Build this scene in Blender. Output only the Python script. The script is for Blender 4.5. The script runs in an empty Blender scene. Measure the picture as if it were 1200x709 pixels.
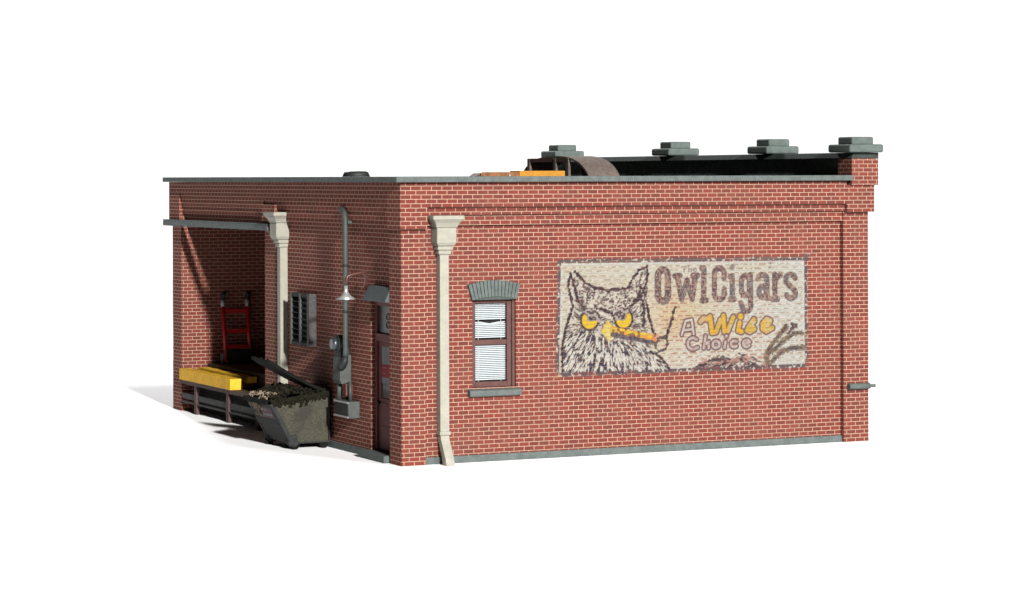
import bpy, bmesh, math, random
import numpy as np
from mathutils import Vector, Matrix
random.seed(7)
scene = bpy.context.scene
col = scene.collection
PI = math.pi
KEY, FILL, BACK, AMB = 2.95, .62, 1.3, .012

# ------------------------------------------------------------------ materials
def new_mat(name):
    m = bpy.data.materials.new(name); m.use_nodes = True
    nt = m.node_tree; nt.nodes.clear()
    out = nt.nodes.new('ShaderNodeOutputMaterial'); b = nt.nodes.new('ShaderNodeBsdfPrincipled')
    nt.links.new(b.outputs[0], out.inputs[0])
    return m, nt, b
def N(nt, t, **kw):
    n = nt.nodes.new(t)
    for k, v in kw.items(): setattr(n, k, v)
    return n
def mixc(nt, f, a, b, mode='MIX'):
    n = N(nt, 'ShaderNodeMix', data_type='RGBA', blend_type=mode)
    for sock, v in ((n.inputs[0], f), (n.inputs[6], a), (n.inputs[7], b)):
        if isinstance(v, (int, float)): sock.default_value = v
        elif isinstance(v, tuple): sock.default_value = v + (1,) if len(v) == 3 else v
        else: nt.links.new(v, sock)
    return n.outputs[2]
def mth(nt, op, a, b=0.0, clamp=False):
    n = N(nt, 'ShaderNodeMath', operation=op, use_clamp=clamp)
    for i, v in enumerate((a, b)):
        if isinstance(v, (int, float)): n.inputs[i].default_value = v
        else: nt.links.new(v, n.inputs[i])
    return n.outputs[0]
def noise(nt, scale, detail=3, rough=.6, vec=None, dist=0):
    n = N(nt, 'ShaderNodeTexNoise'); n.inputs['Scale'].default_value = scale
    n.inputs['Detail'].default_value = detail; n.inputs['Roughness'].default_value = rough
    n.inputs['Distortion'].default_value = dist
    if vec is None:
        vec = N(nt, 'ShaderNodeNewGeometry').outputs['Position']
    nt.links.new(vec, n.inputs['Vector'])
    return n.outputs['Fac']
def ramp(nt, f, pts):
    n = N(nt, 'ShaderNodeValToRGB'); cr = n.color_ramp
    while len(cr.elements) < len(pts): cr.elements.new(.5)
    for e, (p, c) in zip(cr.elements, pts):
        e.position = p; e.color = (c, c, c, 1) if isinstance(c, (int, float)) else tuple(c) + (1,)
    nt.links.new(f, n.inputs[0]); return n.outputs[0]

K = .49
def paint(name, colr, rough=.75, vary=.25, scale=9, grime=(.05,.045,.035), grime_amt=.25, bump=.15, bscale=60, metal=0, spec=.3):
    colr = tuple(c*K for c in colr); grime = tuple(c*K for c in grime)
    m, nt, b = new_mat(name)
    f = noise(nt, scale, 4); f2 = noise(nt, scale*5, 3)
    dark = tuple(c*(1-vary) for c in colr); lite = tuple(min(1, c*(1+vary)) for c in colr)
    c = mixc(nt, ramp(nt, f, [(.35, 0), (.65, 1)]), dark, lite)
    g = mth(nt, 'MULTIPLY', ramp(nt, f2, [(.52, 0), (.72, 1)]), grime_amt)
    c = mixc(nt, g, c, grime)
    nt.links.new(c, b.inputs['Base Color']); b.inputs['Roughness'].default_value = rough
    b.inputs['Metallic'].default_value = metal; b.inputs['Specular IOR Level'].default_value = spec
    if bump:
        bp = N(nt, 'ShaderNodeBump'); bp.inputs['Strength'].default_value = bump; bp.inputs['Distance'].default_value = .01
        nt.links.new(noise(nt, bscale, 3), bp.inputs['Height']); nt.links.new(bp.outputs[0], b.inputs['Normal'])
    return m

def brick_nodes(nt, b):
    geo = N(nt, 'ShaderNodeNewGeometry')
    sp = N(nt, 'ShaderNodeSeparateXYZ'); nt.links.new(geo.outputs['Position'], sp.inputs[0])
    sn = N(nt, 'ShaderNodeSeparateXYZ'); nt.links.new(geo.outputs['True Normal'], sn.inputs[0])
    ax = mth(nt, 'ABSOLUTE', sn.outputs[0]); ay = mth(nt, 'ABSOLUTE', sn.outputs[1])
    useY = mth(nt, 'GREATER_THAN', ax, ay)
    u = N(nt, 'ShaderNodeMix', data_type='FLOAT'); nt.links.new(useY, u.inputs[0])
    nt.links.new(sp.outputs[0], u.inputs[2]); nt.links.new(sp.outputs[1], u.inputs[3])
    cmb = N(nt, 'ShaderNodeCombineXYZ')
    wob = mth(nt, 'MULTIPLY', mth(nt, 'SUBTRACT', noise(nt, 14, 2), .5), .012)
    nt.links.new(mth(nt, 'ADD', mth(nt, 'ADD', u.outputs[0], .05), wob), cmb.inputs[0])
    nt.links.new(mth(nt, 'ADD', sp.outputs[2], mth(nt, 'MULTIPLY', wob, .45)), cmb.inputs[1])
    br = N(nt, 'ShaderNodeTexBrick', offset=.5, offset_frequency=2, squash=1, squash_frequency=2)
    nt.links.new(cmb.outputs[0], br.inputs['Vector'])
    br.inputs['Scale'].default_value = 1; br.inputs['Brick Width'].default_value = .188; br.inputs['Row Height'].default_value = .0725
    br.inputs['Mortar Size'].default_value = .0068; br.inputs['Mortar Smooth'].default_value = .25; br.inputs['Bias'].default_value = -.1
    br.inputs['Color1'].default_value = BR1 + (1,); br.inputs['Color2'].default_value = BR2 + (1,); br.inputs['Mortar'].default_value = MORT + (1,)
    # pale wash over the bricks, mottled mortar
    wash = mth(nt, 'MULTIPLY', ramp(nt, noise(nt, 1.7, 5, .65), [(.42, 0), (.7, 1)]), .26)
    c = mixc(nt, wash, br.outputs['Color'], WASH)
    sp2 = mth(nt, 'MULTIPLY', ramp(nt, noise(nt, 38, 3, .7), [(.45, 0), (.75, 1)]), .22)
    c = mixc(nt, sp2, c, WASH)
    dk = mth(nt, 'MULTIPLY', ramp(nt, noise(nt, 26, 4, .7), [(.5, 0), (.8, 1)]), .4)
    c = mixc(nt, dk, c, (.07, .014, .011))
    h = mth(nt, 'ADD', mth(nt, 'SUBTRACT', 1.0, br.outputs['Fac']), mth(nt, 'MULTIPLY', noise(nt, 90, 3), .25))
    bp = N(nt, 'ShaderNodeBump'); bp.inputs['Strength'].default_value = .9; bp.inputs['Distance'].default_value = .012
    nt.links.new(h, bp.inputs['Height'])
    b.inputs['Roughness'].default_value = .85; b.inputs['Specular IOR Level'].default_value = .2
    return c, bp.outputs[0], br

BR1 = (.108, .0195, .0135); BR2 = (.068, .0155, .012); MORT = (.32, .205, .142); WASH = (.125, .052, .039)
def brick_mat():
    m, nt, b = new_mat('brick')
    c, nrm, br = brick_nodes(nt, b)
    nt.links.new(c, b.inputs['Base Color']); nt.links.new(nrm, b.inputs['Normal'])
    return m
def sign_mat():
    m, nt, b = new_mat('painted_brick')
    c, nrm, br = brick_nodes(nt, b)
    at = N(nt, 'ShaderNodeAttribute', attribute_name='paint')
    worn = ramp(nt, noise(nt, 30, 4, .7), [(.25, .2), (.38, 1)])
    a = mth(nt, 'MULTIPLY', at.outputs['Alpha'], worn)
    col_ = mixc(nt, a, c, at.outputs['Color'])
    nt.links.new(col_, b.inputs['Base Color']); nt.links.new(nrm, b.inputs['Normal'])
    return m

M = {}
M['brick'] = brick_mat(); M['sign'] = sign_mat()
M['grey'] = paint('grey_paint', (.118, .142, .135), vary=.18, grime=(.06,.065,.06), grime_amt=.35)
M['cap'] = paint('grey_stone', (.118, .150, .138), vary=.15, grime_amt=.2)
M['coping_dark'] = paint('dark_coping', (.035, .05, .045), vary=.3)
M['black'] = paint('black_tar', (.12, .16, .145), rough=.9, vary=.3, spec=.1)
M['roof'] = paint('roof_felt', (.03, .03, .03), rough=.95)
M['cream'] = paint('cream_paint', (.405, .39, .32), vary=.08, grime=(.2,.18,.13), grime_amt=.25, rough=.6)
M['frame'] = paint('brown_frame', (.12, .05, .042), vary=.15, grime_amt=.15)
M['door'] = paint('door_red', (.13, .032, .026), vary=.2, grime_amt=.3, rough=.6)
M['blind'] = paint('blind', (.53, .58, .60), vary=.04, grime_amt=.05, bump=0, rough=.5)
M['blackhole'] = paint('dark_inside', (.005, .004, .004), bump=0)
M['steel'] = paint('band_steel', (.15, .18, .18), vary=.25, grime=(.04,.04,.035), grime_amt=.4)
M['hood'] = paint('hood_paint', (.10, .118, .122), vary=.12, grime_amt=.2, bump=.05)
M['conduit'] = paint('conduit', (.06, .076, .068), vary=.2, grime_amt=.5, rough=.6)
M['meterdark'] = paint('meter_dark', (.02, .023, .022), vary=.3, rough=.6)
M['metergrey'] = paint('meter_grey', (.078, .088, .08), vary=.2, rough=.6)
M['white'] = paint('white_paint', (.45, .45, .43), vary=.1, rough=.5)
M['paper'] = paint('paper', (.21, .22, .23), vary=.1, bump=0)
M['red'] = paint('red_paint', (.62, .02, .025), vary=.2, rough=.4)
M['redsign'] = paint('red_card', (.30, .02, .02), vary=.1, bump=0)
M['silver'] = paint('silver', (.75, .75, .73), vary=.1, rough=.3, metal=.6, bump=0, grime_amt=.2)
M['arm'] = paint('brown_pipe', (.13, .05, .04), vary=.2, rough=.35)
M['weathered'] = paint('weathered_board', (.07, .062, .06), vary=.5, scale=30, grime=(.18,.17,.17), grime_amt=.7, bump=.6)
M['louvre'] = paint('louvre', (.010, .012, .011), vary=.4)
M['yellow'] = paint('yellow_paint', (1.0, .56, .02), vary=.12, scale=12, grime=(.22,.12,.03), grime_amt=.75, bump=.6, bscale=30)
M['orange'] = paint('orange_paint', (.55, .24, .012), vary=.1, grime_amt=.15)
M['dock'] = paint('dock_brown', (.10, .055, .05), vary=.25, bump=.4)
M['docktop'] = paint('dock_planks', (.10, .065, .03), vary=.4, bump=.5)
M['rail'] = paint('dock_rail', (.05, .052, .052), vary=.3)
M['rust'] = paint('brown_sheet', (.16, .125, .105), vary=.3, scale=14, grime=(.17,.07,.04), grime_amt=.4)
M['rustdark'] = paint('dark_sheet', (.11, .055, .045), vary=.3)
M['rustorange'] = paint('rusty_inside', (.30, .12, .035), vary=.4)
M['dump'] = paint('bin_metal', (.030, .032, .033), vary=.35, scale=14, grime=(.12,.1,.07), grime_amt=.35, rough=.75, spec=.15)
M['lid'] = paint('lid', (.010, .011, .009), vary=.3, rough=.85, spec=.06, grime=(.06,.06,.035), grime_amt=.35)
def mossy():
    m, nt, b = new_mat('mossy_metal')
    f = noise(nt, 38, 5, .75); g = noise(nt, 2.6, 3)
    c = mixc(nt, ramp(nt, f, [(.36, 0), (.62, 1)]), (.006, .006, .0035), (.042, .039, .022))
    c = mixc(nt, mth(nt, 'MULTIPLY', ramp(nt, noise(nt, 70, 3, .7), [(.56, 0), (.7, 1)]), .6), c, (.11, .105, .075))
    c = mixc(nt, mth(nt, 'MULTIPLY', ramp(nt, g, [(.52, 0), (.66, 1)]), .8), c, (.012, .010, .007))
    nt.links.new(c, b.inputs['Base Color']); b.inputs['Roughness'].default_value = .9
    bp = N(nt, 'ShaderNodeBump'); bp.inputs['Strength'].default_value = .7; bp.inputs['Distance'].default_value = .02
    nt.links.new(f, bp.inputs['Height']); nt.links.new(bp.outputs[0], b.inputs['Normal'])
    return m
M['moss'] = mossy()
M['trash'] = paint('rubbish', (.012, .011, .007), vary=.6, scale=60, grime=(.11,.10,.06), grime_amt=.8, rough=.9, spec=.05)
M['crumb'] = paint('pale_crumbs', (.36, .27, .19), vary=.35, scale=20, grime=(.1,.05,.03), grime_amt=.6)
def glass(name, c, r=.1):
    m, nt, b = new_mat(name); b.inputs['Base Color'].default_value = c + (1,); b.inputs['Roughness'].default_value = r
    b.inputs['Specular IOR Level'].default_value = .6
    return m
M['darkglass'] = glass('dark_glass', (.012, .012, .013), .35)
M['meterglass'] = glass('meter_glass', (.02, .025, .028), .35)
m, nt, b = new_mat('white_sweep')
b.inputs['Base Color'].default_value = (.88, .88, .885, 1); b.inputs['Roughness'].default_value = .9; b.inputs['Specular IOR Level'].default_value = .1
M['floor'] = m

# ------------------------------------------------------------------ mesh helpers
class MB:
    def __init__(s): s.bm = bmesh.new()
    def box(s, x0, x1, y0, y1, z0, z1, bev=0, rot=None, piv=None):
        g = bmesh.ops.create_cube(s.bm, size=1)
        vs = g['verts']
        bmesh.ops.scale(s.bm, vec=(x1-x0, y1-y0, z1-z0), verts=vs)
        bmesh.ops.translate(s.bm, vec=((x0+x1)/2, (y0+y1)/2, (z0+z1)/2), verts=vs)
        if bev:
            es = list({e for v in vs for e in v.link_edges})
            r = bmesh.ops.bevel(s.bm, geom=es, offset=bev, segments=2, affect='EDGES', profile=.6)
            vs = list({v for f in r['faces'] for v in f.verts} | {v for v in vs if v.is_valid})
        if rot:
            bmesh.ops.rotate(s.bm, cent=piv or ((x0+x1)/2, (y0+y1)/2, (z0+z1)/2), matrix=rot, verts=vs)
        return s
    def poly(s, pts, faces):
        vs = [s.bm.verts.new(p) for p in pts]
        for f in faces: s.bm.faces.new([vs[i] for i in f])
        return s
    def prism(s, prof, a0, a1, axis='y'):
        """profile of (p,q) pairs extruded along axis: y -> (x,z), x -> (y,z), z -> (x,y)"""
        def P(p, q, a): return {'y': (p, a, q), 'x': (a, p, q), 'z': (p, q, a)}[axis]
        n = len(prof)
        pts = [P(p, q, a0) for p, q in prof] + [P(p, q, a1) for p, q in prof]
        s.poly(pts, [tuple(range(n)), tuple(range(2*n-1, n-1, -1))] + [(i, i+n, (i+1) % n+n, (i+1) % n) for i in range(n)])
        return s
    def tube(s, pts, r, seg=14):
        pts = [Vector(p) for p in pts]; rings = []
        rr = r if isinstance(r, (list, tuple)) else [r]*len(pts)
        up = Vector((0, 0, 1))
        for i, p in enumerate(pts):
            d = (pts[min(i+1, len(pts)-1)]-pts[max(i-1, 0)]).normalized()
            a = d.cross(up)
            if a.length < .1: a = d.cross(Vector((0, 1, 0)))
            a.normalize(); b2 = d.cross(a)
            if rings and a.dot(pa) < 0: a = -a; b2 = -b2
            pa = a
            rings.append([s.bm.verts.new(p+rr[i]*(math.cos(t)*a+math.sin(t)*b2)) for t in [2*PI*k/seg for k in range(seg)]])
        for i in range(len(rings)-1):
            for k in range(seg):
                f = s.bm.faces.new((rings[i][k], rings[i][(k+1) % seg], rings[i+1][(k+1) % seg], rings[i+1][k])); f.smooth = True
        s.bm.faces.new(rings[0]); s.bm.faces.new(rings[-1][::-1])
        return s
    def sections(s, secs):
        """list of (z, x0, x1, y0, y1): stacked rectangular sections"""
        pts = []; n = len(secs)
        for z, x0, x1, y0, y1 in secs: pts += [(x0, y0, z), (x1, y0, z), (x1, y1, z), (x0, y1, z)]
        F = [(0, 1, 2, 3), tuple(4*(n-1)+k for k in (3, 2, 1, 0))]
        for i in range(n-1):
            for k in range(4): F.append((4*i+k, 4*i+(k+1) % 4, 4*i+4+(k+1) % 4, 4*i+4+k))
        return s.poly(pts, F)
    def build(s, name, mat, parent=None, bevel=0, seg=2, loc=None):
        bmesh.ops.recalc_face_normals(s.bm, faces=s.bm.faces)
        me = bpy.data.meshes.new(name); s.bm.to_mesh(me); s.bm.free()
        for mm in (mat if isinstance(mat, list) else [mat]): me.materials.append(mm)
        o = bpy.data.objects.new(name, me); col.objects.link(o)
        if loc is not None:
            me.transform(Matrix.Translation(-Vector(loc)))
            o.location = loc
        if parent:
            o.parent = parent
            # parents sit at plain translations: cancel them so that vertices stay in world place
            t = Vector((0, 0, 0)); p = parent
            while p: t += Vector(p.location); p = p.parent
            if loc is None: me.transform(Matrix.Translation(-t))
            else: o.location = Vector(loc)-t
        if bevel:
            bv = o.modifiers.new('bevel', 'BEVEL'); bv.width = bevel; bv.segments = seg; bv.limit_method = 'ANGLE'
        return o
def tag(o, label, cat, group=None):
    o['label'] = label; o['category'] = cat
    if group: o['group'] = group
    return o
def empty(name, loc, label, cat, group=None):
    o = bpy.data.objects.new(name, None); col.objects.link(o); o.location = loc; o.empty_display_size = .2
    return tag(o, label, cat, group)

# ------------------------------------------------------------------ setting
bm = bmesh.new()
bmesh.ops.create_circle(bm, cap_ends=True, segments=96, radius=75)
bmesh.ops.translate(bm, verts=bm.verts, vec=(5, 5, 0))
me = bpy.data.meshes.new('floor'); bm.to_mesh(me); bm.free(); me.materials.append(M['floor'])
fl = bpy.data.objects.new('floor', me); col.objects.link(fl); fl['kind'] = 'structure'

# ------------------------------------------------------------------ building
B = empty('brick_building', (0, 0, 0), 'model red brick storefront building with painted owl advert and loading bay, on white ground', 'building')
L1, L2 = 9.16, 12.1
DEP = 2.4     # loading bay depth
# side wall (faces -Y)
w = MB()
w.box(0, .44, 0, .5, 0, 3.93)                 # corner pilaster
w.box(-.05, .44, -.095, .5, 3.93, 4.70)        # corner block
hx0, hx1, hz0, hz1 = 1.34, 2.15, 1.24, 2.76
w.box(.44, hx0, .1, .4, 0, 4.70); w.box(hx1, 8.63, .1, .4, 0, 4.70)
w.box(hx0, hx1, .1, .4, 0, hz0); w.box(hx0, hx1, .1, .4, hz1, 4.70)
w.box(.44, 8.65, -.095, .1, 4.29, 4.70)
w.prism([(-.02, 4.29), (.1, 4.29), (.1, 4.155), (-.02, 4.155)], .44, 8.65, 'x')
w.prism([(.045, 4.155), (.1, 4.155), (.1, 3.96), (.015, 3.985)], .44, 8.63, 'x')
w.box(8.63, L1, 0, .4, 0, 4.14)
w.box(8.65, 9.23, -.10, .4, 4.14, 4.62)
w.box(8.73, 9.29, -.14, .32, 4.62, 5.10)
sw = w.build('side_wall', M['brick'], B)
# dock wall (faces -X)
w = MB()
PX = .12
w.box(PX, .45, .5, .6, 0, 4.70)
w.box(PX, .45, .6, 1.62, 2.70, 4.70)          # above door
w.box(PX, .45, 1.62, 5.92, 0, 4.70)
w.box(0, .45, 5.92, 6.54, 0, 3.93)            # near pilaster
w.box(-.05, .45, 5.88, 6.58, 3.93, 4.28)
w.box(PX+.003, .45, 6.58, 11.5, 3.93, 4.70)      # bay lintel
w.box(0, .45, 11.54, L2, 0, 3.93)             # far pilaster
w.box(-.05, .45, 11.5, L2+.08, 3.93, 4.28)
w.box(.45, DEP+.2, 11.54, 11.9, 0, 4.2)       # far return of the bay
w.box(.45, DEP+.2, 6.30, 6.54, 0, 4.2)        # near return
w.box(DEP, DEP+.2, 6.54, 11.54, 0, 4.2)       # back of bay
# corbelled frieze
w.box(-.05, PX, .5, 11.5, 4.50, 4.70)
w.box(-.05, .45, 11.5, L2+.08, 4.28, 4.70)
for i in range(4):
    z1 = 4.50-.145*i; x = (-.028, -.004, .02, .05)[i]; z0 = z1-.145 if i < 3 else z1-.09
    for y0, y1 in ((.5, 5.88), (6.58, 11.5)): w.box(x, PX, y0, y1, z0, z1)
    if i == 0: w.box(x, PX, 5.88, 6.58, z0, z1)
w.box(.022, PX, 5.88, 6.58, 4.28, 4.355)
dw = w.build('dock_wall', M['brick'], B)
w = MB(); w.box(.45, 8.85, 11.9, L2, 0, 4.70); w.box(8.85, L1, .4, L2, 0, 4.3); w.box(8.87, L1, .32, L2, 4.3, 5.10)
w.build('front_wall', M['brick'], B)
w = MB(); w.box(8.83, 8.866, .325, L2-.1, 4.3, 5.10); w.build('parapet_lining', M['black'], B)
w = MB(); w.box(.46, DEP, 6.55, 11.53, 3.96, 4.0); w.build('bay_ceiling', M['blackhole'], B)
w = MB(); w.box(.3, 8.83, .3, 11.9, 4.2, 4.3); w.build('roof', M['roof'], B)
# roof edge coping (L shaped ring)
w = MB()
w.box(-.165, 8.72, -.21, .32, 4.703, 4.80); w.box(-.16, .3, .32, L2+.18, 4.703, 4.80); w.box(.3, 8.8, 11.85, L2+.18, 4.703, 4.80)
w.build('coping', M['grey'], B, bevel=.012)
w = MB(); w.prism([(8.72, 5.102), (9.30, 5.102), (9.30, 5.205), (8.77, 5.205)], -.14, L2+.1, 'y'); w.build('parapet_coping', M['coping_dark'], B, bevel=.01)
for y0 in (-.28, 2.59, 6.41, 11.55):
    w = MB(); w.box(8.6, 9.32, y0, y0+.74, 5.208, 5.355); c_ = w.build('parapet_cap', M['cap'], B, bevel=.035, seg=3)
    w = MB(); w.box(8.73, 9.19, y0+.13, y0+.61, 5.345, 5.49); w.build('cap_block', M['cap'], c_, bevel=.03, seg=3)
# foundation strip and doorstep
w = MB(); w.box(.445, 8.625, .045, .099, 0, .12); w.box(PX-.05, PX, 1.72, 5.9, 0, .12)
w.build('foundation', M['grey'], B, bevel=.01)
w = MB(); w.box(-.09, .3, .55, 1.72, 0, .125); w.build('doorstep', M['grey'], B, bevel=.02)

# window
win = MB()
fx0, fx1, fz0, fz1 = hx0+.004, hx1-.004, hz0+.003, hz1-.003
win.box(fx0, fx0+.085, .17, .26, fz0, fz1); win.box(fx1-.13, fx1, .17, .26, fz0, fz1)
win.box(fx0+.085, fx1-.13, .17, .26, fz0, fz0+.09); win.box(fx0+.085, fx1-.13, .17, .26, fz1-.1, fz1)
win.box(fx0+.085, fx1-.13, .18, .26, 1.955, 2.04)
win.box(fx1-.05, fx1, .13, .17, fz0, fz1)
winp = win.build('window', M['frame'], B, bevel=.008)
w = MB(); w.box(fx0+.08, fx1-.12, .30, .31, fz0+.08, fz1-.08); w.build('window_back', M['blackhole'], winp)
w = MB()
z = 1.35
k = 0
while z < 2.65:
    if not (1.95 < z < 2.05):
        dz = 0
        zc = z+.018
        if 2.335 < z < 2.366: z += .031; continue
        if 2.304 < z < 2.335:      # drooping slat below the gap
            w.poly([(1.44, .236, zc+.016), (1.56, .236, zc+.014), (1.72, .236, zc-.016), (1.88, .236, zc+.01), (2.01, .236, zc+.016),
                    (2.01, .245, zc-.012), (1.88, .245, zc-.018), (1.72, .245, zc-.03), (1.56, .245, zc-.018), (1.44, .245, zc-.012)],
                   [(0, 1, 8, 9), (1, 2, 7, 8), (2, 3, 6, 7), (3, 4, 5, 6)])
        else:
            w.box(1.43, 2.015, .236, .2385, zc-.0105, zc+.0105, rot=Matrix.Rotation(-.35, 3, 'X'))
    z += .031
for x in (1.51, 1.93): w.box(x-.004, x+.004, .230, .2325, 1.33, 2.65)
w.build('blind', M['blind'], winp)
w = MB()                                      # flared soldier-brick arch
n = 14
for i in range(n):
    t0, t1 = i/n+.004, (i+1)/n-.004
    def bot(t): return (1.315+t*.835, 2.715+.055*(1-(2*t-1)**2))
    def top(t): return (1.24+t*.975, 2.975+.075*(1-(2*t-1)**2))
    a, b_, c_, d = bot(t0), bot(t1), top(t1), top(t0)
    pr = .035
    pts = [(a[0], pr, a[1]), (b_[0], pr, b_[1]), (c_[0], pr, c_[1]), (d[0], pr, d[1])]
    pts += [(p[0], .12, p[2]) for p in pts]
    w.poly(pts, [(0, 1, 2, 3), (7, 6, 5, 4), (0, 4, 5, 1), (1, 5, 6, 2), (2, 6, 7, 3), (3, 7, 4, 0)])
w.build('window_arch', M['grey'], B, bevel=.01)
w = MB(); w.prism([(1.345, 2.72), (2.145, 2.72), (2.145, 2.80), (1.74, 2.86), (1.345, 2.80)], .052, .12, 'y'); w.build('arch_backing', M['conduit'], B)
w = MB(); w.prism([(.17, 1.236), (.17, 1.10), (.0, 1.10), (.0, 1.20)], 1.25, 2.22, 'x'); w.build('window_sill', M['grey'], winp, bevel=.015)

# door
d = MB()
dx = .19
d.box(dx, dx+.06, .6, .68, .13, 2.70); d.box(dx, dx+.06, 1.53, 1.62, .13, 2.70)
d.box(dx, dx+.06, .68, 1.53, 2.60, 2.70); d.box(dx-.02, dx+.06, .68, 1.53, 2.0, 2.13)
dfr = d.build('door_frame', M['door'], B, bevel=.01)
d = MB()
d.box(.23, .27, .68, .80, .13, 2.0); d.box(.23, .27, 1.43, 1.53, .13, 2.0); d.box(.23, .27, .80, 1.43, 1.90, 2.0); d.box(.23, .27, .80, 1.43, .13, 1.02)
d.box(.22, .24, .84, 1.40, .30, .55); d.box(.22, .24, .84, 1.40, .62, .95)
door = d.build('door', M['door'], B, bevel=.008)
d = MB(); d.box(.25, .255, .80, 1.43, 1.02, 1.90); d.box(.235, .24, .68, 1.53, 2.13, 2.6); d.build('door_glass', M['darkglass'], door)
d = MB(); d.box(.243, .246, .82, 1.43, 1.28, 1.90); d.box(.243, .246, .82, 1.36, 1.17, 1.25); d.build('door_blind', M['paper'], door)
d = MB(); d.box(.237, .24, .98, 1.41, 1.38, 1.60); nt_ = d.build('red_notice', M['redsign'], door)
d = MB()
for (a0, a1, z0, z1) in ((1.33, 1.37, 1.53, 1.555), (1.22, 1.28, 1.53, 1.555), (1.27, 1.36, 1.435, 1.455)):
    d = MB(); d.box(.234, .236, a0, a1, z0, z1); d.build('printed_line', M['paper'], nt_)
d = MB(); d.tube([(.23, 1.48, .93), (.17, 1.48, .93)], .03); d.build('handle', M['meterdark'], door)
d = MB()
for zc in (2.28, 2.42):                       # pale lattice marks in the transom light
    for yc in (.95, 1.12):
        pts = [(.23, yc+.065*math.cos(t), zc+.055*math.sin(t)) for t in [k*PI/6 for k in range(13)]]
        d.tube(pts, .008, 6)
d.build('transom_lattice', M['metergrey'], dfr)
d = MB()
d.poly([(PX, .505, 2.95), (.03, .505, 2.95), (-.07, .505, 2.73), (-.07, .505, 2.69), (PX, .505, 2.69), (PX, 1.50, 2.95), (.03, 1.46, 2.95), (-.07, 1.52, 2.73), (-.07, 1.52, 2.69), (PX, 1.60, 2.69)], [(0,1,2,3,4), (9,8,7,6,5), (0,5,6,1), (1,6,7,2), (2,7,8,3), (3,8,9,4), (4,9,5,0)])
d.build('door_hood', M['hood'], B, bevel=.006)

# louvred opening
x0 = -.03
l = MB()
l.box(x0, PX, 4.16, 4.24, 1.74, 2.69)
lv = l.build('louvre_vent', M['weathered'], B, bevel=.006)
l = MB()
l.box(x0, x0+.03, 4.24, 4.28, 1.74, 2.69); l.box(x0-.005, x0+.03, 4.60, 4.67, 1.74, 2.69); l.box(x0-.005, x0+.03, 5.06, 5.13, 1.74, 2.69)
l.build('upright', M['metergrey'], lv, bevel=.006)
l = MB(); l.box(x0, PX, 4.28, 5.06, 2.62, 2.69); l.box(x0, PX, 4.28, 5.13, 1.74, 1.80); l.box(x0+.03, PX, 5.06, 5.13, 1.80, 2.62); l.build('vent_frame', M['louvre'], lv)
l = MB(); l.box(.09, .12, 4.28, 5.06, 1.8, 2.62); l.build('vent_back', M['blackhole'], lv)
for i in range(8):
    l = MB(); l.box(x0+.005, x0+.08, 4.245, 5.08, 1.84+i*.1, 1.85+i*.1, rot=Matrix.Rotation(-.6, 3, 'Y')); l.build('slat', M['louvre'], lv)

# downspouts
def downspout(side):
    def S(secs):
        out = []
        for z, c, hw, near, back in secs:
            if side == 'side': out.append((z, c-hw, c+hw, near, back))
            else: out.append((z, near, back, c-hw, c+hw))
        return out
    c = .765 if side == 'side' else 5.72
    wall = .099 if side == 'side' else PX-.001
    f = -.05 if side == 'side' else -.03
    sh = MB(); sh.sections(S([(.50, c, .082, f, wall), (3.56, c, .082, f, wall)]))
    sp = sh.build('downspout', M['cream'], B, bevel=.008)
    h = MB(); fw = .28 if side == 'side' else .27
    h.sections(S([(3.50, c, .115, f-.03, wall), (3.57, c, .115, f-.03, wall)]))
    h.sections(S([(3.572, c, .14, f-.05, wall), (3.64, c, .14, f-.06, wall)]))
    h.sections(S([(3.642, c, .150, f-.08, wall), (3.70, c, .178, f-.11, wall), (3.95, c, .178, f-.11, wall)]))
    h.sections(S([(3.952, c, .195, f-.12, wall), (3.98, c, .20, f-.125, wall), (4.03, c, .225, f-.15, wall), (4.075, c, .27, f-.19, wall)]))
    h.sections(S([(4.077, c, .285, f-.20, wall), (4.15, c, .285, f-.20, wall)]))
    h.build('hopper', M['cream'], sp, bevel=.014)
    k = MB(); k.sections(S([(.49, c, .10, f-.025, wall), (.55, c, .10, f-.025, wall)])); k.build('collar', M['cream'], sp, bevel=.008)
    ft = MB()
    secs = [(.49, c, .08, f, wall-.01), (.40, c, .08, f-.03, f+.12), (.12, c, .08, f-.2, f-.05), (.0, c, .08, f-.23, f-.07)]
    ft.sections(S(secs)); ft.build('spout_foot', M['cream'], sp, bevel=.012)
    return sp
downspout('side'); sp2 = downspout('dock')

# steel band across the bay
w = MB(); w.box(-.14, -.02, 6.02, L2+.22, 3.905, 3.93); w.box(-.14, -.12, 6.02, L2+.22, 3.80, 3.905); w.box(-.12, -.02, 6.02, L2+.22, 3.80, 3.82); w.box(-.02, -.003, 6.02, L2+.22, 3.80, 3.93)
w.build('steel_beam', M['steel'], B, bevel=.006)
# pipe stub on the end pilaster
w = MB(); w.tube([(8.70, -.06, 1.0), (9.14, -.06, 1.0)], .055); w.tube([(9.14, -.06, 1.0), (9.26, -.06, 1.0)], .03); w.build('pipe_stub', M['grey'], B)

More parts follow.
